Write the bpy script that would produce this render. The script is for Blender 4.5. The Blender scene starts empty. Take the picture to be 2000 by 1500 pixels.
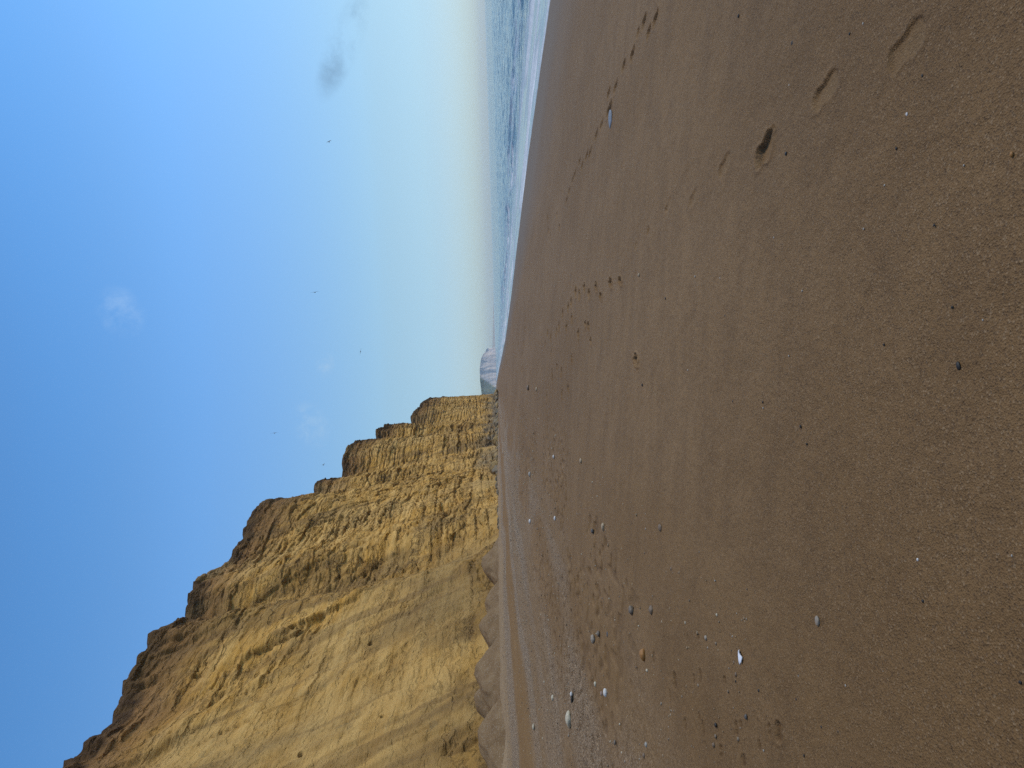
import bpy, bmesh, math, random
import numpy as np
from mathutils import Vector, Matrix

# ------------------------------------------------------------------ camera, sky, sun, exposure
S = bpy.context.scene
COL = S.collection
PI = math.pi
FPX = 1386.0                    # focal length in photo pixels (photo 2000 x 1500, taken on its side)
EYE = Vector((0.0, 0.0, 3.0))
PITCH = math.radians(-1.30)
ROLL = math.radians(1.72)
fwd = Vector((0, math.cos(PITCH), math.sin(PITCH)))
u0 = Vector((0, -math.sin(PITCH), math.cos(PITCH)))
rgt = Vector((math.cos(ROLL), 0, 0)) - u0 * math.sin(ROLL)
upv = Vector((math.sin(ROLL), 0, 0)) + u0 * math.cos(ROLL)
cam_d = bpy.data.cameras.new("camera"); cam = bpy.data.objects.new("camera", cam_d); COL.objects.link(cam)
cam_d.sensor_fit = 'HORIZONTAL'; cam_d.sensor_width = 36.0
cam_d.lens = 36.0 * FPX / 2000.0
cam_d.clip_start = 0.1; cam_d.clip_end = 60000
cx, cy, cz = -upv, rgt, -fwd    # the phone was held upright, the picture lies on its side
cam.matrix_world = Matrix(((cx.x, cy.x, cz.x, EYE.x), (cx.y, cy.y, cz.y, EYE.y), (cx.z, cy.z, cz.z, EYE.z), (0, 0, 0, 1)))
S.camera = cam

SUN_EL, SUN_AZ = 48.0, 84.0     # azimuth measured from straight ahead (+Y) towards the sea (+X)
sd = Vector((math.sin(math.radians(SUN_AZ)) * math.cos(math.radians(SUN_EL)),
             math.cos(math.radians(SUN_AZ)) * math.cos(math.radians(SUN_EL)), math.sin(math.radians(SUN_EL))))
sun_d = bpy.data.lights.new("sun", 'SUN'); sun = bpy.data.objects.new("sun", sun_d); COL.objects.link(sun)
sun_d.energy = 1.4; sun_d.angle = math.radians(20); sun_d.color = (1.0, 0.87, 0.70)
sun.rotation_euler = sd.to_track_quat('Z', 'Y').to_euler()

W = bpy.data.worlds.new("World"); S.world = W; W.use_nodes = True
wt = W.node_tree; wt.nodes.clear()
def wn(t): return wt.nodes.new(t)
sky = wn('ShaderNodeTexSky'); sky.sky_type = 'NISHITA'; sky.sun_disc = False
sky.sun_elevation = math.radians(SUN_EL); sky.sun_rotation = math.radians(SUN_AZ)
sky.altitude = 0; sky.air_density = 1.0; sky.dust_density = 0.6; sky.ozone_density = 2.0
bg = wn('ShaderNodeBackground'); bg.inputs['Strength'].default_value = 0.10
wo = wn('ShaderNodeOutputWorld'); wt.links.new(bg.outputs[0], wo.inputs[0])
S.view_settings.view_transform = 'Standard'; S.view_settings.look = 'None'
S.view_settings.exposure = 0.65; S.view_settings.gamma = 1.0
S.cycles.volume_bounces = 1
S.cycles.max_bounces = 6
S.cycles.use_denoising = False

def ray(px, py):
    """direction through a photo pixel (photo lies on its side: its left is up)"""
    a = (1500 - py - 750) / FPX; b = (1000 - px) / FPX
    return (fwd + rgt * a + upv * b).normalized()

# faint wisps of cloud in the sky, fixed to compass directions
tc = wn('ShaderNodeTexCoord')
# clear maritime air: the sky is a deeper blue overhead than the model's default
sz = wn('ShaderNodeSeparateXYZ'); wt.links.new(tc.outputs['Generated'], sz.inputs[0])
rp = wn('ShaderNodeValToRGB'); wt.links.new(sz.outputs[2], rp.inputs[0]); rp.color_ramp.interpolation = 'CARDINAL'
el = rp.color_ramp.elements
for i, (p, c) in enumerate(((0.0, (.335, .44, .58)), (.045, (.345, .425, .545)), (.085, (.375, .445, .510)), (.16, (.44, .515, .525)), (.36, (.435, .625, .735)), (.46, (.385, .62, .755)), (.56, (.33, .585, .74)), (.9, (.36, .52, .62)))):
    e = el[i] if i < 2 else el.new(p)
    e.position = p; e.color = (*c, 1)
tn = wn('ShaderNodeVectorMath'); tn.operation = 'MULTIPLY'; wt.links.new(sky.outputs[0], tn.inputs[0]); wt.links.new(rp.outputs[0], tn.inputs[1])
t2 = wn('ShaderNodeVectorMath'); t2.operation = 'SCALE'; wt.links.new(tn.outputs[0], t2.inputs[0]); t2.inputs['Scale'].default_value = 1.7
cur = t2.outputs[0]
def wisp(cur, px, py, sx, sy, ang, colour, amount, nscale, seed):
    d = ray(px, py)
    e1 = Vector((d.y, -d.x, 0)).normalized(); e2 = e1.cross(d)
    ca, sa = math.cos(ang), math.sin(ang)
    f1 = (e1 * ca + e2 * sa) / sx; f2 = (e2 * ca - e1 * sa) / sy
    sub = wn('ShaderNodeVectorMath'); sub.operation = 'SUBTRACT'; wt.links.new(tc.outputs['Generated'], sub.inputs[0]); sub.inputs[1].default_value = d
    nz = wn('ShaderNodeTexNoise'); nz.inputs['Scale'].default_value = nscale * 1.5; nz.inputs['Detail'].default_value = 7; nz.inputs['Roughness'].default_value = .68; nz.inputs['Distortion'].default_value = .3
    ad = wn('ShaderNodeVectorMath'); ad.operation = 'ADD'; wt.links.new(tc.outputs['Generated'], ad.inputs[0]); ad.inputs[1].default_value = (seed, seed * .7, 3)
    wt.links.new(ad.outputs[0], nz.inputs['Vector'])
    comps = []
    for f in (f1, f2):
        dt = wn('ShaderNodeVectorMath'); dt.operation = 'DOT_PRODUCT'; wt.links.new(sub.outputs[0], dt.inputs[0]); dt.inputs[1].default_value = f
        p = wn('ShaderNodeMath'); p.operation = 'MULTIPLY'; wt.links.new(dt.outputs['Value'], p.inputs[0]); wt.links.new(dt.outputs['Value'], p.inputs[1])
        comps.append(p.outputs[0])
    s = wn('ShaderNodeMath'); s.operation = 'ADD'; wt.links.new(comps[0], s.inputs[0]); wt.links.new(comps[1], s.inputs[1])
    m = wn('ShaderNodeMapRange'); m.interpolation_type = 'SMOOTHSTEP'; wt.links.new(s.outputs[0], m.inputs[0])
    m.inputs[1].default_value = 1.6; m.inputs[2].default_value = 0.0; m.inputs[3].default_value = 0; m.inputs[4].default_value = 1
    n2 = wn('ShaderNodeMapRange'); n2.interpolation_type = 'SMOOTHSTEP'; wt.links.new(nz.outputs['Fac'], n2.inputs[0])
    n2.inputs[1].default_value = .36; n2.inputs[2].default_value = .74; n2.inputs[3].default_value = 0; n2.inputs[4].default_value = amount
    fa = wn('ShaderNodeMath'); fa.operation = 'MULTIPLY'; wt.links.new(m.outputs[0], fa.inputs[0]); wt.links.new(n2.outputs[0], fa.inputs[1])
    mx = wn('ShaderNodeMix'); mx.data_type = 'RGBA'
    wt.links.new(fa.outputs[0], mx.inputs[0]); wt.links.new(cur, mx.inputs[6]); mx.inputs[7].default_value = (*colour, 1)
    return mx.outputs[2]
cur = wisp(cur, 235, 607, .030, .024, .3, (2.5, 3.8, 5.7), .5, 17, 1.3)
cur = wisp(cur, 668, 92, .060, .019, -.5, (1.25, 2.15, 3.2), .8, 9, 4.1)
cur = wisp(cur, 635, 712, .016, .012, 0, (2.7, 3.8, 5.0), .5, 40, 7.7)
cur = wisp(cur, 608, 830, .030, .022, .4, (2.6, 3.8, 5.1), .4, 30, 2.9)
wt.links.new(cur, bg.inputs['Color'])

# ------------------------------------------------------------------ helpers
rng = np.random.default_rng(7)
random.seed(7)
def _hash(ix, iy, iz, seed):
    n = (ix.astype(np.int64) * 374761393 + iy.astype(np.int64) * 668265263 + iz.astype(np.int64) * 2147483647 + seed * 974634777) & 0xFFFFFFFF
    n = ((n ^ (n >> 13)) * 1274126177) & 0xFFFFFFFF
    n = ((n ^ (n >> 16)) * 2246822519) & 0xFFFFFFFF
    return ((n ^ (n >> 15)) & 0xFFFFFF) / float(0xFFFFFF)
def vnoise(x, y, z=None, seed=0):
    """smooth value noise 0..1"""
    x = np.asarray(x, float); y = np.asarray(y, float)
    three = z is not None
    ix = np.floor(x); iy = np.floor(y); fx = x - ix; fy = y - iy
    fx = fx * fx * fx * (fx * (fx * 6 - 15) + 10); fy = fy * fy * fy * (fy * (fy * 6 - 15) + 10)
    if three:
        z = np.asarray(z, float); iz = np.floor(z); fz = z - iz; fz = fz * fz * fz * (fz * (fz * 6 - 15) + 10)
    else:
        iz = np.zeros_like(ix)
    def layer(k):
        a = _hash(ix, iy, iz + k, seed); b = _hash(ix + 1, iy, iz + k, seed)
        c = _hash(ix, iy + 1, iz + k, seed); d = _hash(ix + 1, iy + 1, iz + k, seed)
        a = a + (b - a) * fx; c = c + (d - c) * fx
        return a + (c - a) * fy
    l0 = layer(0)
    if not three: return l0
    l1 = layer(1)
    return l0 + (l1 - l0) * fz
def fbm(x, y, z=None, oct=4, seed=0, gain=.5):
    """-1..1"""
    s = 0; a = 1; t = 0
    for o in range(oct):
        s = s + a * (vnoise(x, y, z, seed + o * 17) * 2 - 1); t += a; a *= gain
        x = x * 2.03 + 5.3; y = y * 2.03 + 1.7
        if z is not None: z = z * 2.03 + 9.1
    return s / t * 1.5
def sstep(a, b, x):
    t = np.clip((x - a) / (b - a), 0, 1); return t * t * (3 - 2 * t)

def tag(o, label=None, cat=None, group=None, kind=None):
    if label: o['label'] = label
    if cat: o['category'] = cat
    if group: o['group'] = group
    if kind: o['kind'] = kind
    return o
def grid_mesh(name, P, mat, smooth=True, attrs=None):
    """P: rows x cols x 3"""
    R, C = P.shape[:2]
    me = bpy.data.meshes.new(name)
    me.vertices.add(R * C); me.vertices.foreach_set('co', P.reshape(-1).astype(np.float32))
    i = np.arange(R * C).reshape(R, C)
    q = np.stack([i[:-1, :-1], i[:-1, 1:], i[1:, 1:], i[1:, :-1]], -1).reshape(-1, 4)
    me.loops.add(q.size); me.loops.foreach_set('vertex_index', q.reshape(-1).astype(np.int32))
    me.polygons.add(len(q)); me.polygons.foreach_set('loop_start', (np.arange(len(q)) * 4).astype(np.int32))
    me.polygons.foreach_set('loop_total', np.full(len(q), 4, np.int32))
    me.polygons.foreach_set('use_smooth', np.full(len(q), smooth, bool))
    for k, v in (attrs or {}).items():
        at = me.attributes.new(k, 'FLOAT', 'POINT'); at.data.foreach_set('value', v.reshape(-1).astype(np.float32))
    me.update(); me.validate()
    me.materials.append(mat)
    o = bpy.data.objects.new(name, me); COL.objects.link(o)
    return o
def soup_mesh(name, V, F, mat, smooth=False):
    me = bpy.data.meshes.new(name); me.from_pydata(V, [], F); me.update()
    if smooth: me.polygons.foreach_set('use_smooth', np.full(len(me.polygons), True, bool))
    me.materials.append(mat)
    o = bpy.data.objects.new(name, me); COL.objects.link(o)
    return o

class Mat:
    def __init__(s, name):
        s.m = bpy.data.materials.new(name); s.m.use_nodes = True; s.t = s.m.node_tree
        s.b = s.t.nodes['Principled BSDF']; s.co = s.n('ShaderNodeTexCoord').outputs['Object']
    def n(s, t): return s.t.nodes.new(t)
    def l(s, a, b): s.t.links.new(a, b)
    def mapped(s, scale, loc=(0, 0, 0), rot=(0, 0, 0)):
        k = s.n('ShaderNodeMapping'); s.l(s.co, k.inputs[0]); k.inputs['Scale'].default_value = scale; k.inputs['Location'].default_value = loc; k.inputs['Rotation'].default_value = rot
        return k.outputs[0]
    def noise(s, scale=1, detail=4, rough=.55, vec=None, dist=0.0):
        k = s.n('ShaderNodeTexNoise'); k.inputs['Scale'].default_value = scale; k.inputs['Detail'].default_value = detail; k.inputs['Roughness'].default_value = rough; k.inputs['Distortion'].default_value = dist
        s.l(vec if vec is not None else s.co, k.inputs['Vector']); return k.outputs['Fac']
    def voro(s, scale, vec=None, feat='F1', out='Distance'):
        k = s.n('ShaderNodeTexVoronoi'); k.feature = feat; k.inputs['Scale'].default_value = scale
        s.l(vec if vec is not None else s.co, k.inputs['Vector']); return k.outputs[out]
    def ramp(s, fac, a, b, lo=0.0, hi=1.0, smooth=True):
        k = s.n('ShaderNodeMapRange'); k.interpolation_type = 'SMOOTHSTEP' if smooth else 'LINEAR'
        s.l(fac, k.inputs[0])
        for i, v in enumerate((a, b, lo, hi)): k.inputs[i + 1].default_value = v
        return k.outputs[0]
    def attr(s, name):
        k = s.n('ShaderNodeAttribute'); k.attribute_name = name; return k.outputs['Fac']
    def math(s, op, a, b=None):
        k = s.n('ShaderNodeMath'); k.operation = op
        for i, v in enumerate((a, b)):
            if v is None: continue
            if isinstance(v, (int, float)): k.inputs[i].default_value = v
            else: s.l(v, k.inputs[i])
        return k.outputs[0]
    def mix(s, fac, a, b, mode='MIX'):
        k = s.n('ShaderNodeMix'); k.data_type = 'RGBA'; k.blend_type = mode
        if isinstance(fac, (int, float)): k.inputs[0].default_value = fac
        else: s.l(fac, k.inputs[0])
        for i, v in ((6, a), (7, b)):
            if isinstance(v, tuple): k.inputs[i].default_value = (*v, 1)
            else: s.l(v, k.inputs[i])
        return k.outputs[2]
    def mixf(s, fac, a, b):
        k = s.n('ShaderNodeMix'); k.data_type = 'FLOAT'; s.l(fac, k.inputs[0])
        for i, v in ((2, a), (3, b)):
            if isinstance(v, (int, float)): k.inputs[i].default_value = v
            else: s.l(v, k.inputs[i])
        return k.outputs[0]
    def bump(s, h, dist, strength=1.0, normal=None):
        k = s.n('ShaderNodeBump'); k.inputs['Strength'].default_value = strength; k.inputs['Distance'].default_value = dist
        s.l(h, k.inputs['Height'])
        if normal is not None: s.l(normal, k.inputs['Normal'])
        return k.outputs[0]
    def set(s, **kw):
        for k, v in kw.items():
            k = {'base': 'Base Color', 'rough': 'Roughness', 'normal': 'Normal', 'spec': 'Specular IOR Level', 'ior': 'IOR', 'sheen': 'Sheen Weight'}.get(k, k)
            if isinstance(v, tuple): s.b.inputs[k].default_value = (*v, 1)
            elif isinstance(v, (int, float)): s.b.inputs[k].default_value = v
            else: s.l(v, s.b.inputs[k])
        return s.m

# ------------------------------------------------------------------ beach shape
def beach_h0(x, y):
    x = np.asarray(x, float); y = np.asarray(y, float)
    slope = .085 + .036 * sstep(30, 220, y)
    z = 1.5 - np.where(x > 0, slope, .085) * x
    b = np.maximum(0, -x - 3)
    z = z + .0072 * np.minimum(b, 9.6) ** 2
    # behind the berm crest the sand dips towards the foot of the cliff
    crest = -12.3 + .5 * np.sin(y * .11) + .35 * np.sin(y * .31 + 1)
    d = crest - x
    z = np.where(d > 0, 3.12 - .55 * sstep(0, 1.4, d) + .06 * np.sin(y * .7), np.minimum(z, 3.16 + .0006 * np.clip(y, 0, 300)))
    z = z + .03 * (vnoise(x / 9, y / 34, seed=3) - .5) * sstep(2, 10, np.abs(x) + y * .1)
    z = z + .05 * (vnoise(x / 30, y / 26, seed=5) - .5) * sstep(6, 14, x)
    return z
def hit(px, py, hf=beach_h0):
    d = ray(px, py)
    t = np.geomspace(1.0, 4000, 6000)
    zz = EYE.z + d.z * t - hf(EYE.x + d.x * t, EYE.y + d.y * t)
    k = np.argmax(zz < 0)
    t0, t1 = t[max(k - 1, 0)], t[k]
    for _ in range(30):
        tm = (t0 + t1) / 2
        if EYE.z + d.z * tm - float(hf(EYE.x + d.x * tm, EYE.y + d.y * tm)) < 0: t1 = tm
        else: t0 = tm
    p = EYE + d * t1
    return p, t1

# footprints and other hollows pressed into the sand: photo end points, width (m), depth (m)
STAMPS = []
def stamp(p0, p1, width, depth, sharp=.18, scuff=0):
    a, _ = hit(*p0); b, _ = hit(*p1)
    STAMPS.append((a.x, a.y, b.x, b.y, width, depth, sharp, scuff))
stamp((1590, 205), (1638, 146), .125, .015, .09)
stamp((1737, 128), (1808, 46), .13, .012, .12)
stamp((1404, 340), (1427, 306), .12, .013, .09)
stamp((1478, 316), (1508, 274), .15, .038, .12)
stamp((1500, 262), (1514, 250), .05, .02, .3)
stamp((1346, 400), (1361, 376), .11, .012, .3)
stamp((1300, 410), (1311, 390), .10, .008, .4)
stamp((1264, 458), (1268, 444), .08, .020)
stamp((1240, 488), (1243, 474), .10, .010, .4)
stamp((1298, 415), (1302, 404), .06, .016)
stamp((1185, 226), (1196, 200), .16, .05, .3)
TR = [(1258, 42, 26), (1281, 36, 30), (1247, 63, 14), (1268, 62, 22), (1236, 105, 28), (1218, 128, 22), (1203, 168, 22), (1189, 182, 20), (1175, 242, 20),
      (1165, 262, 20), (1153, 297, 20), (1146, 303, 16), (1137, 323, 14), (1132, 315, 12), (1123, 340, 14), (1119, 350, 14), (1112, 372, 12), (1107, 390, 12),
      (1125, 570, 16), (1132, 575, 14), (1142, 562, 12), (1151, 574, 14), (1165, 560, 14), (1174, 579, 10), (1193, 553, 14), (1212, 549, 12), (1116, 590, 14), (1110, 600, 14),
      (1099, 613, 11), (1092, 637, 12), (1087, 648, 11), (1076, 660, 11), (1077, 690, 9), (1117, 622, 12), (1107, 640, 12), (1144, 634, 9), (1150, 637, 9), (1130, 652, 12),
      (1154, 666, 8), (1088, 718, 9), (1097, 727, 12), (1078, 729, 9), (1079, 740, 9), (1032, 756, 12), (1243, 703, 18), (1070, 650, 10), (1065, 672, 9), (1026, 620, 14), (1025, 640, 14), (1023, 668, 12), (1021, 690, 12),
      (1020, 720, 10), (1070, 425, 8), (1072, 450, 8), (1088, 420, 8), (1093, 445, 8), (1075, 462, 8), (1117, 700, 9), (1110, 760, 9), (1098, 770, 9), (1068, 775, 12)]
for px, py, L in TR:
    sk = .32 if py < 420 else .12
    L *= 1.1
    for q in (0,):
        stamp((px + sk * L / 2, py - L / 2), (px - sk * L / 2, py + L / 2), .12 if py < 420 else .24, .034 if py < 420 else .09, .25)
for px, py, L, w, dp in ((1317, 1330, 34, .09, .014), (1520, 1430, 44, .075, .018), (1503, 1427, 32, .04, .010), (1436, 1424, 34, .05, .012), (1445, 1414, 14, .04, .010), (1337, 1416, 26, .06, .010),
                         (1371, 1424, 36, .04, .010), (1406, 1467, 26, .05, .013), (1450, 1485, 26, .06, .010), (1366, 1320, 30, .06, .009), (1354, 1326, 20, .05, .007), (1414, 1328, 16, .05, .009),
                         (1307, 1360, 30, .04, .010), (1365, 1400, 18, .04, .008), (1482, 1455, 22, .04, .008), (1341, 1243, 12, .04, .008), (1363, 1244, 12, .04, .008), (1276, 1284, 22, .09, .008)):
    stamp((px, py - L / 2), (px + L * .12, py + L / 2), w * 1.15, dp * 1.3, .35, 1)

rows = np.concatenate([np.linspace(-16, .7, 60)[:-1], np.exp(np.linspace(math.log(.7), math.log(12), 860))[:-1], np.exp(np.linspace(math.log(12), math.log(75), 620))[:-1], np.exp(np.linspace(math.log(75), math.log(3000), 220))])
tcol = np.concatenate([np.linspace(-2.6, -.66, 90)[:-1], np.linspace(-.66, .64, 720)[:-1], np.linspace(.64, 2.4, 80)])
wr = np.sqrt(rows ** 2 + 1.1) + .25
X = wr[:, None] * tcol[None, :]; Y = np.repeat(rows[:, None], len(tcol), 1)
X = np.clip(X, -400, 260)
Z = beach_h0(X, Y)
pock = np.zeros_like(Z)
# trampled, pocked band and shingle ridges left by the tide
band = sstep(-7.5, -4.5, X) * (1 - sstep(-2.2, .2, X)) * sstep(5, 10, Y) * (1 - sstep(45, 80, Y))
pk = vnoise(X / .12, Y / .17, seed=21); pk2 = vnoise(X / 1.2, Y / 2.5, seed=22)
pk_d = -.032 * band * sstep(.60, .78, pk) * sstep(.42, .62, pk2)
pock += pk_d
near = 1 - sstep(8, 16, Y)
Z = Z + .0035 * fbm(X / 1.1, Y / .8, oct=3, seed=31) + .0035 * near * fbm(X / .16, Y / .2, oct=3, seed=33)
lefty = sstep(2.0, 6.0, -X)
Z = Z + .012 * lefty * fbm(X / .25, Y / .8, oct=3, seed=35) + .02 * lefty * fbm(X / .9, Y / 14, oct=2, seed=36)
dug = np.zeros_like(Z)
scuffed = np.zeros_like(Z)
for (ax, ay, bx, by, w, dp, sh, sf) in STAMPS:
    cx_, cy_ = (ax + bx) / 2, (ay + by) / 2
    L = math.hypot(bx - ax, by - ay); dx, dy = (bx - ax) / L, (by - ay) / L
    R = L * .6 + w * 1.6
    r0 = np.searchsorted(rows, cy_ - R); r1 = np.searchsorted(rows, cy_ + R)
    if r1 <= r0: continue
    xs = X[r0:r1] - cx_; ys = Y[r0:r1] - cy_
    a = (xs * dx + ys * dy) / (L / 2); c = (-xs * dy + ys * dx)
    waist = 1 - .22 * np.exp(-((a + .15) / .35) ** 2) + .12 * np.exp(-((a - .5) / .4) ** 2)
    c = c / (w / 2 * waist)
    r = (np.abs(a) ** 2.6 + np.abs(c) ** 2.6) ** (1 / 2.6)
    r = r + .10 * (vnoise(xs * 40, ys * 40, seed=41) - .5)
    tilt_ = np.clip(.72 + .28 * (xs * .55 + ys * .83) / (w / 2 + L * .12), .12, 1.0)
    dd = dp * tilt_ * (1 - sstep(1 - sh, 1 + sh * .4, r)) - dp * .22 * np.exp(-((r - 1.22) / .16) ** 2)
    pock[r0:r1] -= dd
    if sf: scuffed[r0:r1] = np.maximum(scuffed[r0:r1], (1 - sstep(.7, 1.1, r)) * (.35 + .65 * vnoise(X[r0:r1] / .03, Y[r0:r1] / .05, seed=43)))
    else: dug[r0:r1] = np.maximum(dug[r0:r1], 1 - sstep(.8, 1.05, r))
cr_d = X - (-12.3 + .5 * np.sin(Y * .11) + .35 * np.sin(Y * .31 + 1))
lip = np.exp(-((cr_d + .25) / .45) ** 2) * sstep(8, 14, Y)
Z = Z + lip * (.10 * (vnoise(X / 1.2, Y / 2.6, seed=38) - .45) + .05 * (vnoise(X / .4, Y / .7, seed=39) - .5))
Z = Z + pock

# ------------------------------------------------------------------ sand material
m = Mat('beach_sand')
sepx = m.n('ShaderNodeSeparateXYZ'); m.l(m.co, sepx.inputs[0]); xo, yo, zo = sepx.outputs
big = m.noise(.35, 4, .6, m.mapped((1.2, .4, 1)))
mid = m.noise(2.2, 6, .65, m.mapped((.55, 1.3, 1)))
fine = m.noise(90, 4, .7)
col = m.mix(m.ramp(big, .3, .7), (.194, .109, .042), (.236, .140, .062))
col = m.mix(m.ramp(mid, .35, .72, 0, .45), col, (.132, .074, .031))
col = m.mix(m.math('MULTIPLY', m.attr('sand_tone'), .34), col, (.085, .046, .019))  # damp mottling and the painted near-field darkening share this mix
# grit and grain of mixed colours
g1 = m.n('ShaderNodeTexVoronoi'); g1.inputs['Scale'].default_value = 150; m.l(m.co, g1.inputs['Vector'])
gs = m.n('ShaderNodeSeparateColor'); m.l(g1.outputs['Color'], gs.inputs[0])
g2 = m.n('ShaderNodeTexVoronoi'); g2.inputs['Scale'].default_value = 62; m.l(m.co, g2.inputs['Vector'])
gs2 = m.n('ShaderNodeSeparateColor'); m.l(g2.outputs['Color'], gs2.inputs[0])
col = m.mix(m.ramp(gs.outputs[0], .86, .98, 0, .32), col, (.33, .24, .15))
col = m.mix(m.ramp(gs.outputs[1], .76, .97, 0, .55), col, (.06, .036, .02))
gr_n = m.noise(55, 6, .8); gr_2 = m.noise(170, 5, .8)
col = m.mix(m.ramp(gr_n, .50, .68, 0, .55), col, (.075, .040, .017)); col = m.mix(m.ramp(gr_2, .55, .72, 0, .5), col, (.30, .205, .115)); col = m.mix(m.ramp(fine, .55, .75, 0, .45), col, (.09, .052, .026))
# bands of shingle left by the tide, up the beach towards the cliff
shing = m.attr('shingle')
col2 = m.mix(m.ramp(gs2.outputs[0], .3, .9), (.10, .062, .033), (.54, .40, .265))
col2 = m.mix(m.ramp(gs2.outputs[1], .74, .86, 0, .8), col2, (.07, .055, .045))
col2 = m.mix(m.ramp(gs2.outputs[2], .90, .97, 0, .7), col2, (.52, .47, .40))
col2 = m.mix(m.ramp(gr_n, .50, .60, 0, .75), col2, (.05, .034, .02)); col2 = m.mix(m.ramp(gr_2, .54, .64, 0, .75), col2, (.56, .43, .30))
col = m.mix(m.math('MULTIPLY', shing, .85), col, col2)
ochre = m.attr('ochre')
col = m.mix(m.math('MULTIPLY', ochre, .6), col, (.20, .115, .045))
col = m.mix(m.math('MULTIPLY', m.attr('crest'), m.ramp(mid, .2, .7, .25, .7)), col, (.30, .212, .122))
wet = m.attr('wet')
col = m.mix(m.math('MULTIPLY', wet, .75), col, (.150, .104, .066))
sand_tone = m.attr('dug')
col = m.mix(m.math('MULTIPLY', sand_tone, .25), col, (.22, .135, .058))
col = m.mix(m.math('MULTIPLY', m.attr('scuffed'), .75), col, (.075, .038, .013))
h = m.math('ADD', m.math('MULTIPLY', fine, .7), m.math('MULTIPLY', m.voro(150), .6))
keep = m.math('SUBTRACT', 1.0, m.math('MULTIPLY', wet, .92))
b1 = m.bump(m.math('MULTIPLY', h, keep), .0055)
b2 = m.bump(m.math('MULTIPLY', m.noise(14, 4, .6), keep), .016, .8, b1)
b3 = m.bump(m.math('MULTIPLY', m.voro(46), m.math('MULTIPLY', shing, -1.0)), .02, .8, b2)
m_sand = m.set(base=col, rough=m.mixf(wet, .75, .62), normal=b3, spec=m.mixf(wet, .15, .12))

xs1 = X + .25 * (vnoise(X / 2, Y / 9, seed=51) - .5) * 4
stripe = vnoise(xs1 / .8, Y / 40, seed=52)
stripe2 = vnoise(xs1 / .45, Y / 25, seed=56)
def bandx(a, b, soft=.35): return sstep(a - soft, a + soft, xs1) * (1 - sstep(b - soft, b + soft, xs1))
shingle = np.clip(.45 * bandx(-13.4, -10.9, .3) + .95 * bandx(-10.9, -9.9, .2) + bandx(-8.6, -5.6) * (.55 + .45 * sstep(.35, .6, stripe)) + .65 * bandx(-5.8, -3.6, 1.1) * sstep(.4, .7, vnoise(X / 1.6, Y / 5, seed=53)), 0, 1)
ochre = np.clip(.9 * bandx(-9.9, -8.6, .25) * (.6 + .4 * sstep(.3, .6, stripe2)) + .7 * sstep(.52, .75, stripe2) * bandx(-8.6, -1.5, .5), 0, 1)
crestm = bandx(-13.4, -10.9, .25)
wetm = 1 - sstep(.30, .95, Z + .22 * (vnoise(X / 3, Y / 14, seed=54) - .5))
damp_shade = np.clip(.10 + .85 * sstep(.1, 1.0, .45 * vnoise(X / 2.6 + 3, Y / 3.4, seed=57) + .75 * (1 - sstep(2.2, 7, Y))), 0, 1) * (1 - .8 * sstep(-2, -4, X))  # patchy damp, plus near-camera darkening painted in for vignette and sheen falloff
beach = grid_mesh('beach', np.stack([X, Y, Z], -1), m_sand, True, {'shingle': shingle, 'ochre': ochre, 'wet': wetm, 'dug': dug, 'crest': crestm, 'scuffed': np.maximum(scuffed, .38 * np.clip(-pk_d / .03, 0, 1)), 'sand_tone': damp_shade})
tag(beach, 'brown sand beach sloping to the sea with footprints and shingle bands', 'beach', kind='structure')
del X, Y, Z, pock

# ------------------------------------------------------------------ sea
def shore_x(y):
    """where the beach meets the water, found on the beach profile itself"""
    y = np.atleast_1d(np.asarray(y, float)); xs = np.linspace(6, 24, 361)
    zz = beach_h0(xs[None, :], y[:, None]); k = np.argmax(zz < 0, 1)
    return xs[k]
yr = np.concatenate([np.linspace(-60, 4, 60)[:-1], np.exp(np.linspace(math.log(4), math.log(300), 620))[:-1], np.exp(np.linspace(math.log(300), math.log(7200), 130))])
tt = np.concatenate([np.linspace(-.25, 0, 10)[:-1], np.linspace(0, .75, 560)[:-1], np.linspace(.75, 3.0, 70)])
wy = np.sqrt(yr ** 2 + 20 ** 2)
sx = shore_x(np.clip(yr, -60, 3000))
X = sx[:, None] - 3.0 + wy[:, None] * np.where(tt >= 0, tt, tt)[None, :] ; Y = np.repeat(yr[:, None], len(tt), 1)
D = X - sx[:, None]                                   # metres out from the water's edge
deep = sstep(7, 16, D)
chop = fbm(X / 1.7, Y / 3.2, oct=3, seed=61) * .105 + fbm(X / 5.5, Y / 9, oct=2, seed=62) * .13
far_fade = 1 - sstep(400, 1500, np.hypot(X, Y))
Z = chop * deep * far_fade + .012 * fbm(X / 1.2, Y / 6, oct=2, seed=63) * (1 - deep) - .0
foam = np.zeros_like(Z)
def breaker(off, height, seed, foamy):
    global Z, foam
    c = off + 1.6 * (vnoise(Y / 22, Y * 0 + 2.2, seed=seed) - .5) + .6 * (vnoise(Y / 5, Y * 0 + 1.2, seed=seed + 1) - .5)
    q = D - c
    env = .15 + 1.1 * sstep(.35, .75, vnoise(Y / 17, Y * 0 + 7.5, seed=seed + 2))
    prof = np.where(q < 0, np.exp(-(q / .55) ** 2), np.exp(-(q / 1.9) ** 2))
    Z = Z + height * env * prof * (1 - sstep(500, 900, Y))
    broken = sstep(.45, .62, vnoise(Y / 9, Y * 0 + 3.1, seed=seed + 3))
    tear = vnoise(X / .5, Y / .9, seed=seed + 4)
    spill = np.exp(-((q + 1.1) / 1.1) ** 2) * broken * sstep(.30, .62, tear + .15)
    lip = np.exp(-((q + .05) / .28) ** 2) * sstep(.35, .6, tear + .25)
    foam = np.maximum(foam, foamy * np.maximum(spill, .75 * lip))
breaker(13.0, .21, 71, 1.0)
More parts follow.
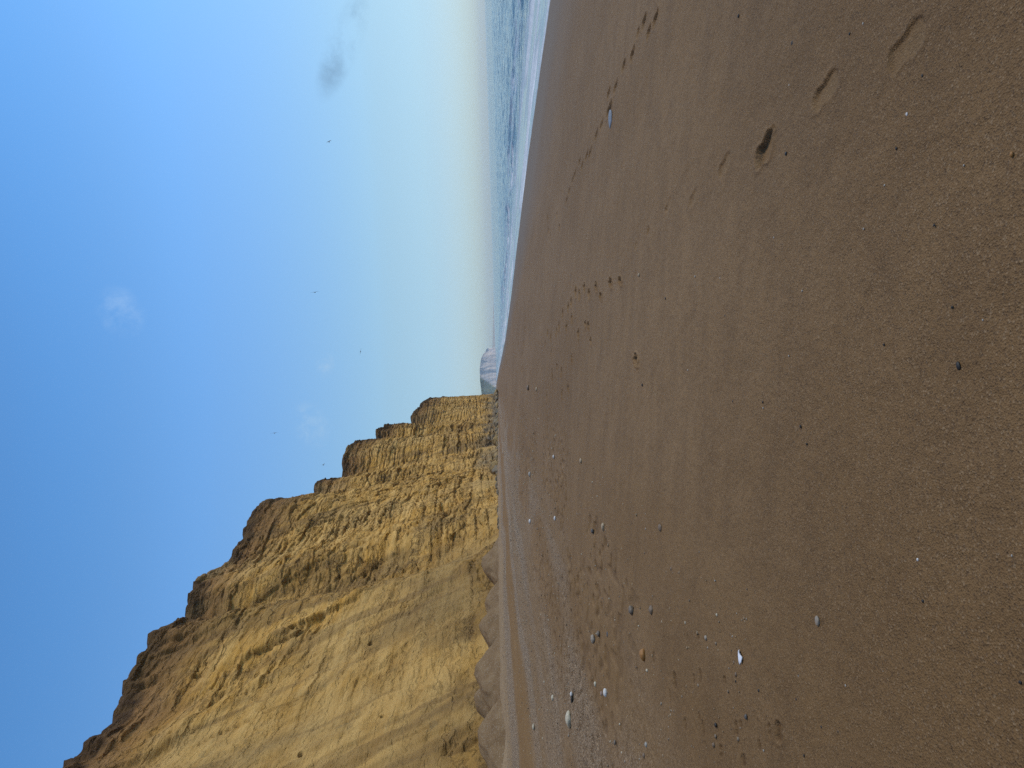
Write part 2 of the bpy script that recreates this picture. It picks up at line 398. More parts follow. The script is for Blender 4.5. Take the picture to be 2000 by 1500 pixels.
breaker(19.5, .22, 81, .6)
breaker(8.2, .16, 91, .8)
# swash: thin sheets of water and old foam running up the sand
sw = (1 - sstep(6.0, 9.5, D)) * sstep(-1, .3, D)
streak = vnoise(D / .9, Y / 16, seed=101); streak2 = vnoise(D / .35, Y / 9, seed=102)
foam = np.maximum(foam, sw * (.06 + .72 * sstep(.4, .7, streak) + .3 * sstep(.5, .8, streak2)))
edge = np.exp(-((D - .25 - .25 * vnoise(Y / 3, Y * 0, seed=103)) / .22) ** 2)
foam = np.maximum(foam, .8 * edge * sstep(.25, .5, vnoise(Y / 4, Y * 0 + 5, seed=104)))
foam = np.maximum(foam, .35 * sstep(.66, .85, vnoise(X / 1.1, Y / 3.0, seed=105)) * (1 - sstep(14, 30, D)) * deep)
Z = Z + .006
m = Mat('sea_water')
mp = m.mapped((1.0, .45, 1))
w1 = m.noise(.9, 5, .62, mp); w2 = m.noise(3.2, 4, .6, mp); w3 = m.noise(.18, 4, .6, mp)
calm = m.attr('calm')
b1 = m.bump(w3, 1.6, 1.0)
b2 = m.bump(w1, .28, 1.0, b1)
b3 = m.bump(w2, .12, 1.0, b2)
geo = m.n('ShaderNodeNewGeometry')
nm = m.n('ShaderNodeMix'); nm.data_type = 'VECTOR'; m.l(calm, nm.inputs[0]); m.l(b3, nm.inputs[4]); m.l(geo.outputs['Normal'], nm.inputs[5])
fo = m.attr('foam')
fo2 = m.math('MULTIPLY', fo, m.ramp(m.noise(3.0, 5, .7), .25, .6, .35, 1.0))
wcol = m.mix(calm, (.020, .056, .088), (.13, .125, .11))
m_sea = m.set(base=m.mix(fo2, wcol, (.74, .76, .78)), rough=m.mixf(fo2, .07, .8), normal=nm.outputs[1], ior=1.33)
sea = grid_mesh('sea', np.stack([X, Y, Z], -1), m_sea, True, {'foam': foam, 'calm': (1 - sstep(5, 10, D)) * .85})
tag(sea, 'choppy blue grey sea with a low breaker and foamy swash', 'sea', kind='structure')
del X, Y, Z, D, foam

# ------------------------------------------------------------------ cliff
def top_pt(u, v, y):
    d = ray(v, 1500 - u); t = y / d.y
    return (d.x * t, y, EYE.z + d.z * t)
TOP = [(-28.5, -25, 30), (-28, 5, 31), (-27.6, 28, 32.5)]
TOP += [top_pt(*k) for k in ((-60, 95, 44), (0, 120, 50), (50, 165, 53), (80, 210, 56), (135, 232, 60), (200, 262, 64), (232, 288, 67), (257, 290, 69), (275, 322, 71), (281, 345, 73.5))]
TOP += [(-27.5, 79, 34.5)]
TOP += [top_pt(*k) for k in ((268, 366, 85), (300, 366, 86), (340, 368, 87.5), (365, 381, 91), (383, 412, 96), (410, 450, 100), (460, 478, 106), (500, 490, 111), (518, 513, 115), (524, 535, 121), (527, 573, 131))]
TOP += [top_pt(*k) for k in ((520, 600, 140), (533, 612, 146), (556, 616, 150), (563, 637, 155), (568, 659, 160))]
TOP += [top_pt(*k) for k in ((560, 667, 170), (610, 668, 178), (632, 680, 184), (642, 705, 190), (642, 731, 198), (640, 736, 214), (662, 736, 220), (672, 754, 226), (669, 795, 250))]
TOP += [top_pt(*k) for k in ((660, 803, 300), (692, 804, 308), (715, 826, 330), (722, 836, 350), (724, 862, 420), (727, 935, 950), (728, 955, 1300))]
TOP = np.array(TOP)
BASE_Y = [-40, 20, 35, 60, 90, 120, 150, 200, 250, 300, 350, 430, 900, 1300]
BASE_X = [-19, -18.6, -17.8, -16.8, -16.0, -14.8, -14.2, -12.8, -12.2, -10.8, -6.6, -6.8, -12, -16]
# resample along the clifftop, finer where the camera is closer
seg = np.linalg.norm(np.diff(TOP[:, :2], axis=0), axis=1); sc_ = np.concatenate([[0], np.cumsum(seg)])
ss = [0.0]
while ss[-1] < sc_[-1]:
    yy = np.interp(ss[-1], sc_, TOP[:, 1])
    ss.append(ss[-1] + (.5 if yy < 20 else .17 if yy < 135 else .32 if yy < 260 else .8 if yy < 430 else 8))
ss = np.array(ss)
tx, ty, tz = (np.interp(ss, sc_, TOP[:, k]) for k in range(3))
def smooth(a, n):
    k = np.hanning(n * 2 + 3)[1:-1]; k /= k.sum()
    return np.convolve(np.pad(a, n, mode='edge'), k, 'valid')
txs, tys = smooth(tx, 4), smooth(ty, 4)
tz = tz + .35 * fbm(ss / 2.2, ss * 0, oct=3, seed=111) + .15 * (vnoise(ss / .45, ss * 0, seed=112) - .5)
by = np.maximum.accumulate(smooth(ty, 40)); bx = np.interp(by, BASE_Y, BASE_X)
bx = bx + .9 * fbm(ss / 9, ss * 0, oct=3, seed=113)
bz = np.full_like(bx, 2.3)
NR = 430
t = np.linspace(0, 1, NR)[:, None]
tal = np.clip(np.interp(tys, [20, 48, 58, 66, 75, 84, 95, 400], [.80, .76, .60, .44, .28, .12, .09, .08]) + .05 * fbm(ss / 9, ss * 0 + 4, oct=3, seed=114), .05, .85)[None, :]           # how high the debris apron climbs
off = np.hypot(txs - bx, tys - by)[None, :]
k_lo = np.clip(tal * 1.12 + .04, .1, .93)
g = np.where(t < tal, k_lo * (t / tal) ** .85, k_lo + (1 - k_lo) * ((t - tal) / (1 - tal)) ** 1.05)
X = bx[None, :] + (txs - bx)[None, :] * g; Y = by[None, :] + (tys - by)[None, :] * g
Z = bz[None, :] + (tz - bz)[None, :] * t
# outward direction from the trend of the wall
def grad(a): return np.gradient(smooth(a, 12))
ox, oy = grad(ty), -grad(tx); ln = np.hypot(ox, oy) + 1e-9; ox, oy = ox / ln, oy / ln
flip = np.where(ox < -.2, 1, 1); ox, oy = ox * flip, oy * flip
Sg = np.repeat(ss[None, :], NR, 0)
far = sstep(95, 220, Y)
w0 = Z + .5 * fbm(Sg / 40, Z / 30, oct=2, seed=201) + .10 * fbm(Sg / 5, Z / 3, oct=2, seed=202) - .035 * Sg
kb = w0 / 1.75 + .3 * np.sin(w0 * .9); fb = kb - np.floor(kb)
bedline = np.exp(-((fb - .5) / .085) ** 2) * (.25 + .75 * _hash(np.floor(kb), np.floor(kb) * 0, np.floor(kb) * 0, 203)) * sstep(.25, .5, vnoise(Sg / 16, Z / 8, seed=204))
kb2 = w0 / .8; fb2 = kb2 - np.floor(kb2)
bedline2 = np.exp(-((fb2 - .5) / .16) ** 2) * _hash(np.floor(kb2), np.floor(kb2) * 0, np.floor(kb2) * 0, 205)
wob = .7 * fbm(Sg / 22, Z / 18, oct=2, seed=121) + .35 * fbm(Sg / 4, Z / 4, oct=2, seed=122)
w = Z + wob - .02 * Sg
def layers(w, th, seed, sfreq):
    """beds of uneven thickness: how far each stands out, with a groove between"""
    k = w / th; k = k + .35 * np.sin(k * 2.1 + seed) + .2 * np.sin(k * 5.3)
    i = np.floor(k); f = k - i
    r = _hash(i, np.floor(Sg / sfreq + 3 * _hash(i, i * 0, i * 0, seed + 5)), i * 0, seed)
    i2 = i + 1
    r2 = _hash(i2, np.floor(Sg / sfreq + 3 * _hash(i2, i2 * 0, i2 * 0, seed + 5)), i2 * 0, seed)
    mixf_ = sstep(.86, 1.0, f)
    groove = np.exp(-((f - .0) / .09) ** 2) + np.exp(-((f - 1.0) / .09) ** 2)
    return r * (1 - mixf_) + r2 * mixf_, groove, i
r1, gr1, li = layers(w, 2.6, 3, 24.0)
r2, gr2, _ = layers(w + .7 * fbm(Sg / 3, Z / 3, oct=2, seed=123), 1.0, 8, 9.0)
upper = sstep(tal - .06, tal + .05, t + .05 * fbm(Sg / 12, Z / 9, oct=3, seed=124))
rocky = (1 - sstep(.07, .15, t + .07 * fbm(Sg / 5, Z / 5, oct=2, seed=134))) * sstep(.0, .25, vnoise(Sg / 14, Z * 0, seed=137))
upper = np.maximum(np.maximum(upper, .9 * rocky), .22 + .25 * sstep(.5, .7, vnoise(Sg / 9, Z / 4, seed=138)))
patch = sstep(.35, .7, vnoise(Sg / 11, Z / 7, seed=125))
rough = fbm(Sg / 15, Z / 9, oct=5, seed=126, gain=.55)
crag = np.abs(fbm(Sg / 9 + Z / 9, Z / 2.2, oct=4, seed=127, gain=.55))
gully = np.abs(fbm(Sg / 8 + .6 * fbm(Sg / 9, Z / 9, oct=2, seed=131), Z / 40, oct=3, seed=128))
rills = fbm((Sg + Z * .35) / .9, Z / 9, oct=3, seed=129)
blocks = _hash(np.floor((Sg + .8 * fbm(Sg / 2, Z / 2, oct=2, seed=130)) / 7.0 + 5 * _hash(li, li * 0, li * 0, 9)), li, li * 0, 12)
nl1 = fbm(Sg / 9, w / 1.9, oct=3, seed=161); nl2 = fbm(Sg / 4, w / .75, oct=3, seed=162); nv1 = fbm(Sg / 3.4 + .1 * Z, Z / 11, oct=3, seed=163)
pm1 = sstep(.4, .62, vnoise(Sg / 10, Z / 5, seed=164)); pm2 = sstep(.42, .66, vnoise(Sg / 6, Z / 4, seed=165)); pm3 = sstep(.48, .68, vnoise(Sg / 5, Z / 7, seed=166))
nf = .22 + .78 * sstep(62, 105, Y)
nv2 = fbm(Sg / 1.5 + .15 * Z, Z / 6, oct=3, seed=167); nv3 = fbm(Sg / 6 + .12 * Z, Z / 20, oct=3, seed=168)
pm4 = sstep(.5, .7, vnoise(Sg / 4, Z / 5, seed=169))
cracks = nf * np.exp(-(nl1 / .035) ** 2) * pm1 + nf * .6 * np.exp(-(nl2 / .06) ** 2) * pm2 + .9 * np.exp(-(nv1 / .04) ** 2) * pm3 + .5 * np.exp(-(nv2 / .06) ** 2) * pm4 * (1.3 - nf)
def worley(a, b, seed):
    ia, ib = np.floor(a), np.floor(b); f1 = np.full(a.shape, 9.0); f2 = f1.copy(); val = np.zeros(a.shape); z0 = np.zeros_like(ia)
    for da in (-1, 0, 1):
        for db in (-1, 0, 1):
            p, q = ia + da, ib + db
            d_ = np.hypot(p + _hash(p, q, z0, seed) - a, q + .15 + .7 * _hash(p, q, z0, seed + 1) - b)
            v_ = _hash(p, q, z0, seed + 2); near_ = d_ < f1
            f2 = np.where(near_, f1, np.minimum(f2, d_)); val = np.where(near_, v_, val); f1 = np.where(near_, d_, f1)
    return val, f2 - f1
wa, wb = Sg + 1.2 * fbm(Sg / 5, Z / 3, oct=2, seed=181), w + .3 * fbm(Sg / 3, Z / 1.5, oct=2, seed=182)
c1, e1 = worley(wa / 7.5, wb / 2.3, 183); c2, e2 = worley(wa / 3.2, wb / .95, 187); c3, e3 = worley(wa / 1.3, wb / .45, 191)
ang_ = .55 * (c1 - .5) + .32 * (c2 - .5) * (.4 + pm1) + .13 * (c3 - .5) * (.3 + pm2)
cracks = cracks + .7 * (1 - sstep(.0, .05, e1)) * pm2 * nf + .6 * nf * (1 - sstep(.0, .07, e2)) * pm1
step_ = .42 * ang_ * (.55 + .45 * nf) + .18 * nf * np.tanh(nl1 / .05) * pm1 + .16 * (1.22 - nf) * np.tanh(nv1 / .06) * pm3 + .22 * (1.22 - nf) * np.tanh(nv3 / .10) + .10 * np.tanh(nl2 / .08) * pm2
topz = np.repeat(tz[None, :], NR, 0) - Z
ledgy = sstep(150, 240, Y) * (1 - sstep(9, 17, topz + 4 * fbm(Sg / 14, Z / 6, oct=2, seed=206)))
cracks = cracks + .8 * bedline * sstep(40, 110, Y) + 1.2 * bedline2 * ledgy
cracks = cracks * np.clip(upper + .15, 0, 1)
disp = step_ * upper - .30 * cracks + .26 * rough + .11 * fbm(Sg / 2.6, Z / .7, oct=4, seed=135, gain=.6) * upper - .12 * crag * upper + upper * (.45 * patch + .75 * far) * ((.26 + .24 * far) * (r1 - .5) - .40 * gr1) * nf + upper * (.25 + .5 * far) * (.38 * (r2 - .5) - .22 * gr2 * patch) * (.4 + .6 * nf)
disp += upper * .35 * (blocks - .5) * patch - .55 * (.35 - np.minimum(gully, .35)) * (1.2 - .5 * upper) + (1 - upper) * .14 * rills
# the hollows (sand martin holes) in the lower face, and the turf and soil overhang along the top
fade = sstep(0, .05, t) * (1 - .55 * sstep(.965, 1.0, t))
disp = disp * fade + .45 * sstep(.955, .985, t) * (vnoise(Sg / 1.6, Z / 1.6, seed=133))
hole_m = np.zeros_like(Z)
for hx, hy in ((724, 1250), (588, 1468), (748, 1396), (690, 1000)):
    d = ray(hx, hy); q = np.stack([X - EYE.x, Y - EYE.y, Z - EYE.z], -1); ql = np.linalg.norm(q, axis=-1)
    ang = np.arccos(np.clip((q @ np.array(d[:])) / ql, -1, 1)); ang[(Y < 10) | (ql > 130)] = 9
    k = np.unravel_index(np.argmin(ang), ang.shape)
    dist = np.sqrt((X - X[k]) ** 2 + (Y - Y[k]) ** 2 + (Z - Z[k]) ** 2) / (.20 if hx > 700 and hy < 1300 else .16)
    hole_m = np.maximum(hole_m, np.exp(-dist ** 4))
disp = disp - .55 * hole_m
X = X + ox[None, :] * disp; Y = Y + oy[None, :] * disp
below = np.maximum(tz[None, :] - Z, 0)
# the land behind the clifftop
bk = []
for dist, dz in ((.8, .1), (3, -.2), (12, -1.0), (60, -2.5), (160, -4)):
    bk.append(np.stack([X[-1] - dist, Y[-1] + dist * .0, tz + dz], -1))
P = np.concatenate([np.stack([X, Y, Z], -1), np.stack(bk, 0)], 0)
ext = lambda a, v: np.concatenate([a, np.full((len(bk), len(ss)), v)], 0)
m = Mat('cliff_rock')
bel = m.attr('below'); up_a = m.attr('upper')
n_big = m.noise(.09, 5, .6, m.mapped((1, 1, 1.3))); n_bed = m.noise(.8, 5, .62, m.mapped((.07, .07, 1.1)), .6)
n_str = m.noise(1.0, 5, .6, m.mapped((.4, .25, .10))); n_fine = m.noise(4.5, 6, .7, m.mapped((.45, .45, 1.0))); n_mid = m.noise(.7, 6, .65, m.mapped((.4, .4, 1.0)))
col = m.mix(m.ramp(n_bed, .3, .68), (.50, .275, .066), (.62, .382, .125))
col = m.mix(m.ramp(n_mid, .42, .70, 0, .75), col, (.48, .245, .040))
col = m.mix(m.ramp(n_big, .48, .68, 0, .55), col, (.26, .172, .070))
col = m.mix(m.ramp(n_str, .52, .75, 0, .6), col, (.24, .145, .055))
col = m.mix(m.ramp(n_fine, .56, .78, 0, .5), col, (.22, .13, .05))
apr = m.math('SUBTRACT', 1.0, up_a)
col = m.mix(m.math('MULTIPLY', apr, .55), col, m.mix(m.ramp(n_mid, .35, .7), (.50, .335, .130), (.33, .225, .095)))
patchn = m.noise(.55, 6, .7, m.mapped((.5, .5, 1.0), (4, 9, 2)))
col = m.mix(m.math('MULTIPLY', apr, m.ramp(patchn, .58, .68, 0, .75)), col, (.185, .135, .062))
col = m.mix(m.math('MULTIPLY', m.attr('rocky'), .6), col, m.mix(m.ramp(n_mid, .4, .65), (.16, .088, .026), (.42, .235, .055)))
edge_n = m.math('ADD', bel, m.math('MULTIPLY', m.math('SUBTRACT', n_mid, .5), 4.0))
col = m.mix(m.ramp(edge_n, 9.0, 2.0, 0, .78), col, (.20, .098, .042))
col = m.mix(m.ramp(edge_n, 2.3, .8, 0, .9), col, (.055, .032, .018))
col = m.mix(m.math('MULTIPLY', m.attr('foot'), m.ramp(n_mid, .3, .6, .5, .95)), col, m.mix(m.ramp(n_fine, .4, .65), (.085, .082, .075), (.17, .155, .125)))
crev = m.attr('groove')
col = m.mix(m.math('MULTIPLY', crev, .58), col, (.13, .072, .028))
stk = m.attr('streak'); stf = m.attr('streak_fine')
col = m.mix(m.ramp(stk, .50, .72, 0, .42), col, (.155, .092, .036)); col = m.mix(m.ramp(stk, .42, .25, 0, .28), col, (.58, .385, .155)); col = m.mix(m.ramp(stf, .55, .78, 0, .5), col, (.17, .10, .040))
b1 = m.bump(n_mid, .25, .8); b2 = m.bump(n_bed, .25, .8, b1); b3 = m.bump(n_fine, .14, .9, b2)
wv = m.n('ShaderNodeVectorMath'); wv.operation = 'ADD'; nv = m.n('ShaderNodeTexNoise'); nv.inputs['Scale'].default_value = .9; nv.inputs['Detail'].default_value = 4; m.l(m.mapped((1, 1, 1.6)), nv.inputs['Vector'])
sv = m.n('ShaderNodeVectorMath'); sv.operation = 'SCALE'; m.l(nv.outputs['Color'], sv.inputs[0]); sv.inputs['Scale'].default_value = .9
m.l(m.mapped((.075, .075, .75)), wv.inputs[0]); m.l(sv.outputs[0], wv.inputs[1])
cr = m.voro(1.0, wv.outputs[0], 'DISTANCE_TO_EDGE')
crm = m.math('MULTIPLY', m.ramp(cr, .05, .0), m.ramp(n_big, .40, .58, .15, 1.0))
col = m.mix(m.math('MULTIPLY', m.math('MULTIPLY', crm, up_a), .6), col, (.13, .075, .03))
b4 = m.bump(m.math('MULTIPLY', m.ramp(cr, 0, .08), up_a), .25, .7, b3)
b4 = m.bump(m.noise(16, 5, .7), .05, .9, b4)
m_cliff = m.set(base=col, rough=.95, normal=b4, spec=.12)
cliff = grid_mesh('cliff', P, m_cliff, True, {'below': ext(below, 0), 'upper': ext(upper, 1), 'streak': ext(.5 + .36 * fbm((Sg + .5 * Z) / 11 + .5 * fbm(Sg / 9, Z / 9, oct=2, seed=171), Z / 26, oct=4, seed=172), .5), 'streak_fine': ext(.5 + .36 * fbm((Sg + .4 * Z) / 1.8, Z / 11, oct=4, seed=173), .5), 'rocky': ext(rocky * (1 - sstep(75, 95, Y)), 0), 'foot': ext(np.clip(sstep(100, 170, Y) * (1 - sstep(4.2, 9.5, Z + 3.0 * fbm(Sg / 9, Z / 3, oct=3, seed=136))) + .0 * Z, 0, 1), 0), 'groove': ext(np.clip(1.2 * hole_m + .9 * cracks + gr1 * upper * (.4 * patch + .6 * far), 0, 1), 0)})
tag(cliff, 'tall stepped golden sandstone cliff with dark soil along its top', 'cliff', kind='structure')
CX, CY, CZ = X, Y, Z

# dark hollows in the cliff face
m = Mat('dark_hollow'); m_hole = m.set(base=m.mix(m.ramp(m.noise(6, 4), .4, .7), (.012, .009, .006), (.05, .032, .016)), rough=1.0, spec=.05)

# ------------------------------------------------------------------ heaps of sand along the foot of the cliff
m = Mat('heaped_sand')
n1 = m.noise(1.2, 5, .6); n2 = m.noise(60, 4, .7); v = m.n('ShaderNodeTexVoronoi'); v.inputs['Scale'].default_value = 40; m.l(m.co, v.inputs['Vector'])
vs = m.n('ShaderNodeSeparateColor'); m.l(v.outputs['Color'], vs.inputs[0])
col = m.mix(m.ramp(n1, .3, .7), (.165, .102, .050), (.212, .140, .074))
col = m.mix(m.ramp(vs.outputs[0], .86, .95, 0, .6), col, (.09, .065, .045))
col = m.mix(m.ramp(vs.outputs[1], .9, .96, 0, .6), col, (.36, .30, .23))
m_heap = m.set(base=col, rough=.95, spec=.1, normal=m.bump(n2, .02, .8, m.bump(m.noise(3, 4), .10, .6)))
def heap(x, y, top, rx, ry, label, seed):
    A = np.linspace(0, 2 * PI, 97)[None, :]; R = np.linspace(0, 1, 42)[:, None] ** .8
    rr = R * (1 + .10 * fbm(np.cos(A) * 1.5 + seed, np.sin(A) * 1.5, oct=2, seed=seed))
    lx, ly = rr * np.cos(A) * rx, rr * np.sin(A) * ry
    hh = top - 2.2
    q = R * 1.0
    prof = np.where(q < .18, 1 - q * q / .36 * .9, 1 - .081 - (q - .18) * 1.12)
    z = 2.2 + hh * np.clip(prof, 0, 1) + (.13 * fbm((x + lx) / 1.3, (y + ly) / 1.3, oct=4, seed=seed + 3) - .10 * np.abs(fbm((x + lx) / .8, (y + ly) / 2.2, oct=3, seed=seed + 5))) * sstep(0, .4, 1 - q) - .10 * np.exp(-((lx - rx * .3) / .25) ** 2) * sstep(.2, .5, R) * (1 - R)
    # fans spilled by the cliff: the back leans on the wall
    z = z + np.clip(-lx, 0, 9) * .10
    o = grid_mesh('sand_heap', np.stack([lx, ly, z - 2.2], -1), m_heap)
    o.location = (x, y, 2.2)
    return tag(o, label, 'sand heap', 'sand heaps along the foot of the cliff')
for px, py, xx, w_, lab in ((940, 1103, -14.6, 6.0, 'grey brown sand heap farthest along the cliff foot, before the rubble'),
                            (946, 1180, -14.3, 5.0, 'low rounded sand heap second farthest along the cliff foot, beside the farthest one'),
                            (935, 1227, -14.9, 4.6, 'sand heap in the middle of the row, partly behind its larger near neighbour'),
                            (929, 1320, -14.6, 5.6, 'broadest and tallest of the sand heaps, below the pale chute in the cliff'),
                            (927, 1368, -16.0, 3.0, 'small sand heap tucked behind two larger heaps against the cliff'),
                            (934, 1440, -14.2, 5.0, 'nearest of the smooth sand heaps, below the blocky ochre rock')):
    d = ray(px, py); tt_ = (xx) / d.x
    p = EYE + d * tt_
    heap(xx, p.y, p.z, 2.7, w_ * 1.2, lab, int(px + py))

# ------------------------------------------------------------------ stones
def stone_mesh(name, seed, sx, sy, sz, mat, sub=2, lump=.16, angular=0.0):
    bm = bmesh.new(); bmesh.ops.create_icosphere(bm, subdivisions=sub, radius=1)
    V = np.array([v.co[:] for v in bm.verts])
    n = fbm(V[:, 0] * 1.1 + seed, V[:, 1] * 1.1, V[:, 2] * 1.1, oct=2, seed=seed)
    V = V * (1 + lump * n)[:, None]
    if angular:
        rr = np.random.default_rng(seed)
        for _ in range(9):
            d = rr.normal(size=3); d /= np.linalg.norm(d); lim = .62 + .25 * rr.random()
            q = V @ d; ex = np.maximum(q - lim, 0); V = V - ex[:, None] * d * angular
    V = V * np.array([sx, sy, sz])
    for v, c in zip(bm.verts, V): v.co = c
    for f in bm.faces: f.smooth = not angular
    me = bpy.data.meshes.new(name); bm.to_mesh(me); bm.free(); me.materials.append(mat)
    return me
_pm = {}
def pebble_mat(c):
    if c not in _pm:
        m = Mat('pebble_stone')
        n = m.noise(60, 4, .65); n2 = m.noise(220, 3, .6)
        k = m.mix(m.ramp(n, .35, .7, 0, .6), c, tuple(x * .55 for x in c)); k = m.mix(m.ramp(n2, .6, .75, 0, .4), k, tuple(min(1, x * 1.4) for x in c))
        _pm[c] = m.set(base=k, rough=.62, normal=m.bump(n2, .002, .5))
    return _pm[c]
WHITE, CREAM, GREY, DGREY, SLATE, BROWN, AMBER, TAN, BLACK, ROSE, PALE = ((.60, .58, .55), (.48, .42, .30), (.27, .22, .165), (.15, .115, .082), (.09, .083, .076), (.17, .115, .07), (.29, .13, .025), (.36, .265, .16), (.012, .010, .008), (.30, .20, .15), (.36, .33, .28))
def pebble(px, py, dw, lw, colour, label, cat='pebble', name='pebble', flat=.55, sink=.3, rot=0.0, group='pebbles on the sand'):
    """dw: size across the photo (away from the camera), lw: size along the photo (across the beach), in photo pixels"""
    p, dist = hit(px, py)
    lat = max(lw * dist / FPX, .008)
    hgt = lat * flat
    grade = max(.12, (EYE.z - p.z) / dist)
    dep = max(min((dw * dist / FPX - hgt * .5) / grade, lat * 1.0), lat * .5)
    me = stone_mesh(name, int(px * 3 + py) % 9973, lat / 2, dep / 2, hgt / 2, pebble_mat(colour), 3 if lw > 12 else 2)
    o = bpy.data.objects.new(name, me); COL.objects.link(o)
    o.location = (p.x, p.y, p.z + hgt * (.5 - sink)); o.rotation_euler = (0, 0, rot)
    return tag(o, label, cat, group)

# the broken white shell: a shallow cupped fan with a notch
def shell(px, py):
    p, dist = hit(px, py); L = 25 * dist / FPX
    A = np.linspace(-1, 1, 41)[None, :]; R = np.linspace(0, 1, 16)[:, None]
    ang = A * 1.15
    edge_ = 1 - .34 * np.exp(-((A - .22) / .10) ** 2) - .05 * np.sin(A * 17) ** 2 + .03 * np.sin(A * 31)
    x = (R * edge_ * np.cos(ang)) * L - L * .45; y = R * edge_ * np.sin(ang) * L * .62
    z = L * (.16 * (1 - (R * 1.0 - .35) ** 2 * 1.6 - .5 * (A * R) ** 2) + .012 * np.cos(A * 26) * R)
    top = np.stack([x, y, z], -1); bot = np.stack([x, y, z - L * .05], -1)[::-1]
    P = np.concatenate([top, bot], 0)
    m = Mat('white_shell'); n = m.noise(120, 4); rb = m.noise(25, 3, .5, m.mapped((.4, 3, 1)))
    k = m.mix(m.ramp(rb, .45, .7, 0, .45), (.78, .79, .82), (.52, .53, .56))
    o = grid_mesh('shell', P, m.set(base=k, rough=.4, normal=m.bump(n, .002)), True)
    o.location = (p.x, p.y, p.z - L * .01); o.rotation_euler = (math.radians(12), math.radians(-6), math.radians(188))
    return tag(o, 'white broken shell with a notched end, biggest white thing on the sand', 'shell')
shell(1446, 1282)
for a in ((1114, 1405, 11, 27, CREAM, 'long creamy white pebble, largest pale pebble on the shingle band', .4, .25, .15),
          (1258, 1278, 11, 21, AMBER, 'glossy amber orange pebble with a dark underside on the sand'),
          (1235, 1192, 10, 18, DGREY, 'rounded grey brown pebble, paired with a browner pebble beside it'),
          (1274, 1191, 9, 16, BROWN, 'rounded brown pebble half sunk beside a greyer one'),
          (1160, 1248, 9, 16, GREY, 'light grey wedge shaped pebble beside a thin dark one'),
          (1170, 1238, 6, 12, DGREY, 'thin dark grey pebble leaning next to a light grey wedge'),
          (1186, 1239, 8, 11, SLATE, 'flat slate grey pebble sunk level with the sand', .25, .6),
          (1117, 1356, 5, 9, WHITE, 'small white pebble with a dark sliver beside it on shingle'),
          (1117, 1366, 4, 13, BLACK, 'black sliver of stone touching a small white pebble', .25, .3, .3),
          (1184, 1353, 6, 14, WHITE, 'bright bluish white pebble on the edge of the shingle band'),
          (1176, 1354, 5, 9, ROSE, 'dull reddish pebble close beside a bright white one'),
          (1164, 1336, 5, 10, CREAM, 'cream pebble just uphill of a bright white pebble'),
          (1081, 1363, 5, 11, CREAM, 'narrow cream pebble standing on the upper shingle'),
          (1043, 1420, 9, 10, CREAM, 'cream pebble highest up the beach, near the sand heaps', .5, .3, .7),
          (1597, 1213, 9, 16, GREY, 'smooth pale grey pebble sunk alone in dark sand', .4, .4),
          (1263, 1454, 6, 9, PALE, 'pale grey pebble near trampled prints by the shingle'),
          (1202, 1450, 5, 9, DGREY, 'dark grey pebble near a pale pebble and the shingle edge'),
          (1259, 1476, 6, 9, BROWN, 'dark brown pebble just nearer the cliff than a pale pebble'),
          (1873, 715, 7, 14, BLACK, 'black sliver of stone alone in the dark foreground sand', .35, .3, .2),
          (1158, 1037, 6, 10, SLATE, 'dark slate pebble beyond the trampled sand, beside a tan one'),
          (1180, 1029, 6, 16, TAN, 'tan pebble with a dark end, beside a dark slate one'),
          (1291, 1031, 7, 14, BROWN, 'dark brown pebble alone on smooth sand below the slate one'),
          (1136, 900, 6, 11, TAN, 'pale tan pebble standing alone on smooth sand, far off'),
          (1082, 892, 4, 7, WHITE, 'white pebble far off at the edge of the pocked sand'),
          (1085, 1012, 4, 9, WHITE, 'white pebble on the ochre band next to pocked sand'),
          (1036, 1018, 4, 9, WHITE, 'white pebble far up the shingle near the end of the berm'),
          (1036, 926, 4, 11, PALE, 'pale bluish stone standing upright far along the shingle'),
          (1049, 760, 5, 9, TAN, 'pale stone far along the beach beside a dark lump'),
          (1033, 757, 7, 12, BROWN, 'dark lump far along the beach beside a pale stone'),
          (1249, 537, 5, 8, TAN, 'pale pebble beside the end of the winding footprint trail'),
          (1458, 1400, 5, 9, SLATE, 'dark slate pebble above the double oval print'),
          (1399, 1416, 5, 8, BLACK, 'black pebble among the trampled prints'),
          (1483, 1349, 4, 6, BLACK, 'small black pebble below the white broken shell'),
          (1430, 1271, 3, 4, BLACK, 'tiny black pebble touching distance from the white broken shell'),
          (1536, 300, 5, 7, BLACK, 'black fragments just beyond the deep footprint'),
          (1564, 833, 4, 6, BLACK, 'small black pebble on plain sand midway down the beach'),
          (1417, 617, 4, 5, BLACK, 'small black pebble on plain sand beyond the sliver'),
          (1549, 84, 5, 8, BLACK, 'black splinter between two footprints near the sea side'),
          (1443, 31, 4, 6, BLACK, 'small black pebble nearest the sea side edge of the sand'),
          (1977, 302, 6, 9, AMBER, 'orange pebble at the very front of the sand'),
          (1772, 223, 4, 6, WHITE, 'small white pebble below the faint footprint'),
          (1793, 1093, 4, 6, WHITE, 'small white pebble alone in the dark foreground sand')):
    px, py, dw, lw, c, lab = a[:6]; ex = a[6:]
    pebble(px, py, dw, lw, c, lab, flat=ex[0] if ex else .55, sink=ex[1] if len(ex) > 1 else .3, rot=ex[2] if len(ex) > 2 else 0)
pebble(1193, 234, 9, 32, (.17, .18, .20), 'flat grey blue slab lying by a wet hollow on the footprint trail', 'stone', 'flat_stone', .16, .3, .6, None)
